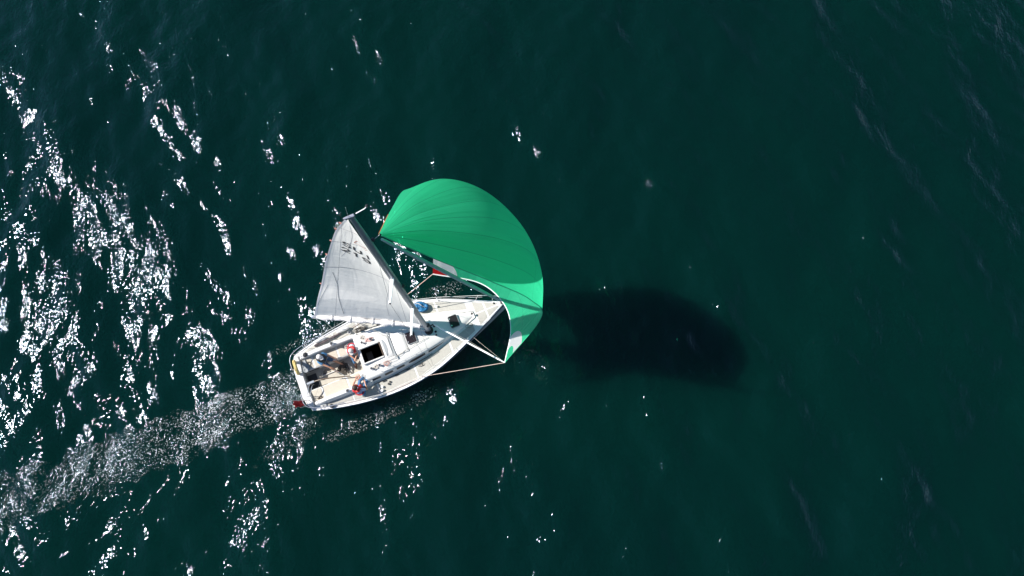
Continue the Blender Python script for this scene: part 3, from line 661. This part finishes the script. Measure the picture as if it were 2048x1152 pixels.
# spinnaker
SC = [
 [(5.97, .41, 12.83), (5.98, .44, 12.85), (5.97, .46, 12.85), (5.95, .48, 12.84), (5.92, .49, 12.82)],
 [(7.05, -.33, 11.60), (7.36, .28, 12.05), (7.36, .90, 12.10), (7.02, 1.50, 11.90), (6.42, 1.53, 11.60)],
 [(8.42, -1.13, 9.90), (9.10, -.15, 10.50), (9.15, 1.15, 10.45), (8.30, 2.46, 10.08), (7.00, 2.66, 9.95)],
 [(9.55, -1.63, 7.60), (10.20, -.50, 8.20), (10.15, .95, 8.00), (9.30, 2.50, 7.80), (7.45, 3.05, 7.55)],
 [(9.85, -1.98, 5.55), (10.15, -1.05, 5.80), (10.00, .20, 5.45), (9.15, 1.80, 5.25), (7.35, 2.65, 5.30)],
 [(8.14, -2.66, 3.00), (8.86, -1.52, 2.95), (9.00, -.45, 3.02), (8.40, .72, 3.12), (6.77, 1.68, 3.50)]]
NS = 140
tmp = [crom(r, NS) for r in SC]; SR = np.array([crom([tmp[k][j] for k in range(6)], NS) for j in range(NS)]).transpose(1, 0, 2)
spin = sailmesh('spinnaker', [[tuple(p) for p in r] for r in SR], M['spinnaker'], boat); spin['label'] = 'green balloon-shaped spinnaker with white and red corner patch'
MB().tube([tuple(p) for p in SR[-1]], .026, 6).build('foot_tape', M['whitemetal'], spin)
MB().tube([tuple(p) for p in SR[:22, -1]], .012, 6).build('leech_tape', mat('orange_tape', (.60, .16, .06), .6), spin)
MB().tube([tuple(p) for p in SR[:, 0]], .012, 6).build('luff_tape', mat('green_tape', (.02, .40, .19), .6), spin)
# tiller
til = MB().tube(crom([(.36, -.11, 1.02), (.75, -.16, 1.12), (1.2, -.27, 1.17), (1.95, -.50, 1.20)], 20), [.034-.012*k/19 for k in range(20)], 10).build('tiller', M['wood'], boat, smooth=True)
MB().box(.12, .46, -.16, -.06, .98, 1.08).build('tiller_bracket', M['alu'], til, bevel=.015)
MB().tube([(1.80, -.45, 1.23), (1.44, -.02, 1.30)], .011, 8).build('tiller_extension', M['grey'], til)
bh = MB(); bh.tube(crom([(.10, -.62, 1.13), (.12, -.58, 1.40), (.28, -.32, 1.48), (.36, -.20, 1.30), (.32, -.20, 1.06)], 20), .012, 8); bh.tube(crom([(.18, -.66, 1.10), (.22, -.62, 1.34), (.36, -.38, 1.40), (.42, -.26, 1.22), (.40, -.24, .95)], 20), .012, 8)
bh.build('stern_grab_rail', M['steel'], boat, smooth=True)
MB().tube(crom([(-.19, -.45, .98), (-.28, -.50, .90), (-.30, -.62, .86), (-.22, -.68, .95), (-.14, -.66, 1.0)], 14), .018, 8).build('swim_ladder', M['steel'], boat, smooth=True)
MB().prism([(.20, .62), (.26, .88), (.36, .92), (.40, .66)], 1.06, 1.075).build('stern_pad', M['grey'], boat)

# ------------------------------------------------------------------ loose things on board
def placed(o_name, lx, ly, lz, rz=0):
    x, y = W2(lx, ly); return empty(o_name, (x, y, lz), BR+rz)
lb = placed('horseshoe_buoy', -.02, .68, 1.28); tag(lb, 'pale yellow horseshoe lifebuoy hanging on the stern rail of the boat', 'lifebuoy')
c_ = MB().tube([(0+.05*math.sin(a*1.0), .27*math.cos(a), .27*math.sin(a)) for a in np.linspace(R(-60), R(240), 26)], [.055+.02*math.sin(math.pi*k/25) for k in range(26)], 12); c_.build('float_cover', M['yellow'], lb, smooth=True)
MB().tube([(.03, -.12, -.24), (.02, 0, -.28), (.03, .12, -.24)], .012, 6).build('strap', M['black'], lb)
fl = placed('ensign', .02, -.80, 1.10); tag(fl, 'small red flag on a slanted staff at the stern of the sailing boat', 'flag')
MB().tube([(0.02, 0, 0), (-.46, .10, .85)], .013, 8).build('flag_staff', M['ropewhite'], fl)
rr = []
for i in range(15):
    t = i/14; a = Vector((.02-.48*(.38+.58*t), .10*(.38+.58*t), .85*(.38+.58*t)))
    rr.append([a+Vector((-.08*s_+.03*math.sin(s_*9+i*.5), -.25*s_*(.75+.25*t)+.02*math.sin(i*.8), -.36*s_+.04*math.sin(i*.7+s_*6))) for s_ in np.linspace(0, 1, 10)])
MB().grid(rr).build('flag_cloth', M['red'], fl, smooth=True)
def blob(name, c, r, m, parent=None, seed=0, amp=.25, freq=6):
    bm = bmesh.new(); bmesh.ops.create_icosphere(bm, subdivisions=5, radius=1); g = np.random.default_rng(seed); ks = g.normal(0, freq, (9, 3)); ph = g.random(9)*6.28
    for v in bm.verts:
        d = sum(math.sin(k[0]*v.co.x+k[1]*v.co.y+k[2]*v.co.z+p) for k, p in zip(ks, ph))/9
        v.co = Vector((v.co.x*r[0], v.co.y*r[1], v.co.z*r[2]))*(1+amp*(1-abs(d)*3))+Vector(c)
    me = bpy.data.meshes.new(name); bm.to_mesh(me); bm.free(); return link(name, me, m, parent, True)
bg = blob('sail_bag', (0, 0, 0), (.25, .16, .13), M['bluebag'], None, 4, .5, 3.2); x, y = W2(5.74, 1.17); bg.location = (x, y, 1.26); bg.rotation_euler = (0, 0, BR-.5)
tag(bg, 'crumpled bright blue sail bag lying on the side deck beside the mast', 'bag')
MB().tube(crom([(-.28, .02, .05), (-.1, .10, .20), (.1, .0, .22), (.27, -.04, .04)], 14), .012, 6).build('drawstring', M['ropewhite'], bg)
def tangle(name, lx, ly, lz, ex, ey, m, label, n=60, r=.009, seed=1, hgt=.03, cat='rope', loops=7):
    o = placed(name, lx, ly, lz); g = np.random.default_rng(seed); pts = []
    for k in range(loops*6):
        a = k/6*2*math.pi+g.normal(0, .4); q_ = .35+.65*g.random(); cx = (g.random()-.5)*.6; pts.append((ex*(q_*math.cos(a)*.7+cx), ey*(q_*math.sin(a)+cx*.3), abs(g.normal(0, hgt))+r))
    me_ = MB().tube(crom(pts, n*loops//2), r, 5); o2 = me_.build(name, M[m], None); o2.matrix_world = Matrix.Identity(4); o2.location = o.location; o2.rotation_euler = o.rotation_euler; bpy.data.objects.remove(o)
    return tag(o2, label, cat, None)
tangle('rope_heap', 1.72, .03, .56, .30, .27, 'ropedark', 'tangled heap of dark brown rope on the cockpit floor between two people', seed=2, loops=22, r=.012, hgt=.05)
tangle('rope_heap', 1.92, -.10, .56, .20, .26, 'ropewhite', 'pale rope tangle at the forward edge of the dark rope heap', seed=21, loops=8, r=.010, hgt=.05)
tangle('rope_tail', 3.25, .58, 1.56, .26, .10, 'rope pink', 'pink rope bunched on the cabin top at the port edge of the companionway', seed=3, loops=10, r=.013)
tangle('rope_tail', 3.02, .78, 1.50, .16, .12, 'ropewhite', 'grey-white rope tail beside the port cabin top winches', seed=13, loops=6, r=.010)
tangle('rope_tail', 3.62, -.66, 1.60, .22, .12, 'ropered', 'thin red flecked rope on the starboard cabin top forward of the winches', seed=5, loops=4, r=.007)
tangle('rope_tail', 3.15, -.62, 1.55, .20, .12, 'ropewhite', 'cream rope tails around the two starboard cabin top winches', seed=6, loops=7, r=.009)
tangle('rope_tail', .50, .66, 1.01, .13, .15, 'ropedark', 'thin brown cord tangled on the aft end of the port bench', seed=7, loops=4, r=.005)
tangle('rope_tail', 2.22, -.66, 1.01, .22, .15, 'ropered', 'red-brown thin rope loops on the front of the starboard bench', seed=8, loops=5, r=.006)
tangle('rope_tail', .48, -.86, 1.01, .14, .07, 'ropedark', 'dark cord bundle in the aft corner of the starboard bench', seed=9, loops=5, r=.007)
tangle('rope_tail', 2.22, .78, 1.01, .14, .12, 'ropewhite', 'grey rope coil on the port bench beside the sitting crew member in the red vest', seed=10, loops=8, r=.009)
tangle('rope_tail', .95, .18, .56, .22, .10, 'ropedark', 'loose dark line on the cockpit floor under the tiller', seed=12, loops=3, r=.006)
tangle('rope_tail', 4.9, -1.18, 1.08, .22, .09, 'ropedark', 'thin dark line lying on the starboard side deck beside the long cabin window', seed=14, loops=2, r=.006)
tangle('rope_tail', 7.45, -.38, 1.28, .34, .09, 'ropedark', 'thin dark line curling over the foredeck ahead of the forward hatch', seed=15, loops=2, r=.006)
tangle('rope_tail', 3.0, 1.28, 1.05, .40, .10, 'ropedark', 'dark lines lying on the port side deck under the boom', seed=16, loops=5, r=.009)
for (a, b, lab) in (((.95, 1.30), (2.15, 1.42), 'long dark fabric roll lying along the port side deck by the stern rail'),):
    m_ = MB().tube(crom([(a[0], a[1], 1.10), (1.5, 1.33, 1.11), (b[0], b[1], 1.10)], 20), [.05+.012*math.sin(k) for k in range(20)], 10)
    o = m_.build('rolled_cover', mat('dark_canvas', (.09, .07, .075), .8, var=.4, vscale=9), None, smooth=True); o.location = (BX, BY, 0); o.rotation_euler = (0, 0, BR); tag(o, lab, 'canvas roll')
fd = MB().tube(crom([(2.0, 1.50, 1.18), (2.3, 1.50, 1.18), (2.6, 1.50, 1.18)], 10), [.02, .07, .085, .09, .09, .09, .09, .085, .07, .02], 12)
for nm, off, lab in (('fender', 0, 'white cylindrical fender tied inside the port lifelines'), ('fender', -1.05, 'pinkish white fender lying farther aft by the port stern rail')):
    o = (MB().tube([(2.0+off+.6*k/9, 1.50-.05*(off < 0), 1.16) for k in range(10)], [.02, .06, .075, .08, .08, .08, .08, .075, .06, .02], 12)).build(nm, M['gel'], None, smooth=True)
    o.location = (BX, BY, 0); o.rotation_euler = (0, 0, BR); tag(o, lab, 'fender', 'fenders on the port side')

# ------------------------------------------------------------------ people
def skinmesh(name, nodes, edges, m, parent, root, sub=2):
    me = bpy.data.meshes.new(name); keys = list(nodes); me.from_pydata([nodes[k][0] for k in keys], [(keys.index(a), keys.index(b)) for a, b in edges], [])
    o = bpy.data.objects.new(name, me); COL.objects.link(o)
    md = o.modifiers.new('s', 'SKIN'); md.use_smooth_shade = True; md.branch_smoothing = .6
    for k, sv in zip(keys, me.skin_vertices[0].data):
        rr_ = nodes[k][1]; sv.radius = (rr_, rr_) if isinstance(rr_, (int, float)) else rr_; sv.use_root = (k == root)
    o.modifiers.new('d', 'SUBSURF').levels = sub; o.modifiers['d'].render_levels = sub
    dg = bpy.context.evaluated_depsgraph_get(); dg.update(); new = bpy.data.meshes.new_from_object(o.evaluated_get(dg)); new.name = name
    bpy.data.objects.remove(o); new.materials.clear(); ob = link(name, new, m, parent, True); return ob
def ik(a, b, l1, l2, pole):
    a, b = Vector(a), Vector(b); d = (b-a); L = min(d.length, (l1+l2)*.995); d.normalize(); x = (l1*l1-l2*l2+L*L)/(2*L); h = math.sqrt(max(l1*l1-x*x, 0))
    p = Vector(pole); p = (p-d*p.dot(d)).normalized(); return a+d*x+p*h, a+d*L
def person(hip, face, head, hands, feet, label, shirt, vest, legs, top, topkind, shoes, sleeve=.6, shorts=False, spread=.25):
    """seated figure in boat coordinates; face = heading of the chest in degrees from the bow, to port positive"""
    root = empty('person', (BX, BY, 0), BR); tag(root, label, 'person', None)
    hip = Vector(hip); head = Vector(head); f = Vector((math.cos(R(face)), math.sin(R(face)), 0)); lf = Vector((-f.y, f.x, 0))
    neck = head-(head-hip).normalized()*.14-f*.03; chest = hip+(neck-hip)*.66+f*.02; waist = hip+(neck-hip)*.30-f*.01
    n = {'pel': (hip, .135), 'wai': (waist, .125), 'che': (chest, .145), 'nek0': (neck-(neck-chest)*.25, .085), 'nek': (neck, .055), 'hd0': (head-Vector((0, 0, .035))+f*.012, .078), 'hd1': (head+Vector((0, 0, .05)), .088), 'hd2': (head+Vector((0, 0, .105))-f*.01, .05),
         'nose': (head+f*.102-Vector((0, 0, .01)), .013)}
    e = [('pel', 'wai'), ('wai', 'che'), ('che', 'nek0'), ('nek0', 'nek'), ('nek', 'hd0'), ('hd0', 'hd1'), ('hd1', 'hd2'), ('hd0', 'nose')]
    J = {}
    for s, nm in ((1, 'l'), (-1, 'r')):
        sh = chest+(neck-chest)*.45+lf*.185*s; el, wr = ik(sh, hands[nm], .28, .26, lf*s*.6-Vector((0, 0, .5))-f*.35)
        J[nm] = (sh, el, wr); n['sh'+nm] = (sh, .066); n['el'+nm] = (el, .042); n['fa'+nm] = (el+(wr-el)*.35, .042); n['wr'+nm] = (wr, .027)
        e += [('nek0', 'sh'+nm), ('sh'+nm, 'el'+nm), ('el'+nm, 'fa'+nm), ('fa'+nm, 'wr'+nm)]
        dr = (wr-el).normalized(); sd = dr.cross(Vector((0, 0, 1))); sd = sd.normalized() if sd.length > .1 else lf; dn = dr.cross(sd).normalized(); dn = -dn if dn.z > 0 else dn
        pm = wr+dr*.055; n['pm'+nm] = (pm, (.034, .022)); e.append(('wr'+nm, 'pm'+nm))
        for q_, (o_, ln) in enumerate(((-.027, .062), (-.009, .075), (.009, .070), (.027, .055))):
            a = pm+dr*.04+sd*o_; b = a+dr*ln*.5+dn*.010; c = a+dr*ln*.75+dn*ln*.55
            for kk, p_, r_ in (('a', a, .0095), ('b', b, .009), ('c', c, .0075)): n[f'f{q_}{kk}{nm}'] = (p_, r_)
            e += [('pm'+nm, f'f{q_}a{nm}'), (f'f{q_}a{nm}', f'f{q_}b{nm}'), (f'f{q_}b{nm}', f'f{q_}c{nm}')]
        th = wr+dr*.03-sd*.035*s+dn*.01; th2 = th+dr*.03-sd*.015*s+dn*.02; n['t1'+nm] = (th, .011); n['t2'+nm] = (th2, .009); e += [('pm'+nm, 't1'+nm), ('t1'+nm, 't2'+nm)]
        hp_ = hip+lf*.10*s; kn, an = ik(hp_, Vector(feet[nm])+Vector((0, 0, .08)), .43, .41, Vector((0, 0, 1))+f*.7+lf*s*spread); J['k'+nm] = (hp_, kn, an)
        n['hp'+nm] = (hp_, .095); n['kn'+nm] = (kn, .058); n['cf'+nm] = (kn+(an-kn)*.3, .056); n['an'+nm] = (an, .036); n['toe'+nm] = (an+f*.15-Vector((0, 0, .05)), .036)
        e += [('pel', 'hp'+nm), ('hp'+nm, 'kn'+nm), ('kn'+nm, 'cf'+nm), ('cf'+nm, 'an'+nm), ('an'+nm, 'toe'+nm)]
    skinmesh('body', n, e, M['skin'], root, 'pel', 2)
    g = .016
    c = {'pel': (hip+Vector((0, 0, .06)), .15), 'wai': (waist, .125+g), 'che': (chest, .145+g), 'nek0': (neck-(neck-chest)*.30, .085+g)}; ce = [('pel', 'wai'), ('wai', 'che'), ('che', 'nek0')]
    for nm in 'lr':
        sh, el, wr = J[nm]; c['sh'+nm] = (sh, .080); c['sl'+nm] = (sh+(el-sh)*sleeve, .066); ce += [('nek0', 'sh'+nm), ('sh'+nm, 'sl'+nm)]
        if sleeve >= .99: c['el2'+nm] = (el+(wr-el)*.85, .045); ce.append(('sl'+nm, 'el2'+nm))
    skinmesh('shirt', c, ce, M[shirt], root, 'pel')
    if vest:
        vb = MB()
        for s in (1, -1):          # lifejacket: a padded horseshoe round the neck and down the chest
            pts = [neck-f*.11-(neck-chest)*.1, neck+lf*s*.10-f*.06-(neck-chest)*.05, neck+lf*s*.125+f*.07-(neck-chest)*.25, chest+lf*s*.085+f*.165, waist+lf*s*.08+f*.165]
            vb.tube(crom([tuple(p) for p in pts], 16), [.042+.020*math.sin(math.pi*k/15) for k in range(16)], 10)
        a = [waist+(f*math.cos(t)*.165+lf*math.sin(t)*.18)+Vector((0, 0, .03)) for t in np.linspace(0, 2*math.pi, 22)]; vb.tube(a, .022, 6)
        vb.build('life_vest', M[vest], root, smooth=True)
    t = {'pel': (hip, .15)}; te = []
    for nm in 'lr':
        hp_, kn, an = J['k'+nm]; t['hp'+nm] = (hp_, .112); t['kn'+nm] = (kn, .075); te += [('pel', 'hp'+nm), ('hp'+nm, 'kn'+nm)]
        if not shorts: t['cf'+nm] = (kn+(an-kn)*.4, .068); t['an'+nm] = (kn+(an-kn)*.92, .055); te += [('kn'+nm, 'cf'+nm), ('cf'+nm, 'an'+nm)]
    skinmesh('trousers', t, te, M[legs], root, 'pel')
    for nm in 'lr':
        an = J['k'+nm][2]; MB().tube([an-f*.07-Vector((0, 0, .035)), an-Vector((0, 0, .03)), an+f*.10-Vector((0, 0, .045)), an+f*.19-Vector((0, 0, .055))], [.035, .050, .048, .026], 12).build('shoe', M[shoes], root, smooth=True)
    prof = [(.106, -.01), (.108, .03), (.095, .075), (.06, .108), (.02, .122), (0, .124)]
    hc = MB().lathe(tuple(head+Vector((0, 0, .025))-f*.008), prof if topkind == 'cap' else [(.098, -.05), (.108, .0), (.107, .04), (.092, .085), (.055, .115), (0, .125)], 20)
    if topkind == 'cap':
        br = [];
        for q_ in np.linspace(-1.05, 1.05, 11): br.append([head+Vector((0, 0, .03))+f*.10*math.cos(q_)+lf*.10*math.sin(q_), head+Vector((0, 0, .012))+f*(.10*math.cos(q_)+.085*math.cos(q_*.8))+lf*.108*math.sin(q_)])
        hc.grid(br); hc.build('cap', M[top], root, smooth=True)
    else: hc.build('hair', M[top], root, smooth=True)
    ey = MB()
    for s in (1, -1): ey.lathe(tuple(head+f*.080+lf*s*.032+Vector((0, 0, .005))), [(.008, -.008), (.013, 0), (.008, .008)], 8)
    ey.build('eyes' if topkind != 'cap' else 'eyes', M['eye'], root)
    er = MB()
    for s in (1, -1): er.lathe(tuple(head+lf*s*.090-f*.01-Vector((0, 0, .01))), [(.008, -.03), (.018, 0), (.010, .03)], 8)
    er.build('ears', M['skin'], root, smooth=True)
    return root
person((1.12, .62, 1.15), -45, (1.14, .60, 1.84), {'l': (1.74, .34, 1.22), 'r': (1.44, 0.0, 1.30)}, {'l': (1.72, .22, .56), 'r': (1.40, .02, .56)},
       'helmsman in white cap, blue t-shirt and dark life vest steering from the port bench', 'tee', 'vestdark', 'shorts', 'capwhite', 'cap', 'shoe', .8, True)
person((2.44, .66, 1.15), -95, (2.43, .36, 1.78), {'l': (2.44, .12, 1.30), 'r': (2.38, .10, 1.28)}, {'l': (2.66, .0, .56), 'r': (2.22, -.04, .56)},
       'sailor in pale cap, white t-shirt and red life vest with jeans, hunched beside the companionway', 'whitetee', 'vestred', 'jeans', 'capgrey', 'cap', 'brownshoe', .7, spread=.6)
person((2.20, -1.32, 1.32), 65, (2.12, -1.17, 1.97), {'l': (2.16, -.78, 1.42), 'r': (2.50, -1.10, 1.55)}, {'l': (2.48, -.72, 1.0), 'r': (2.62, -.86, 1.0)},
       'bareheaded brown-haired sailor in red life vest sitting on the starboard coaming', 'striped', 'vestred', 'jeans', 'hair', 'hair', 'shoe', .7)
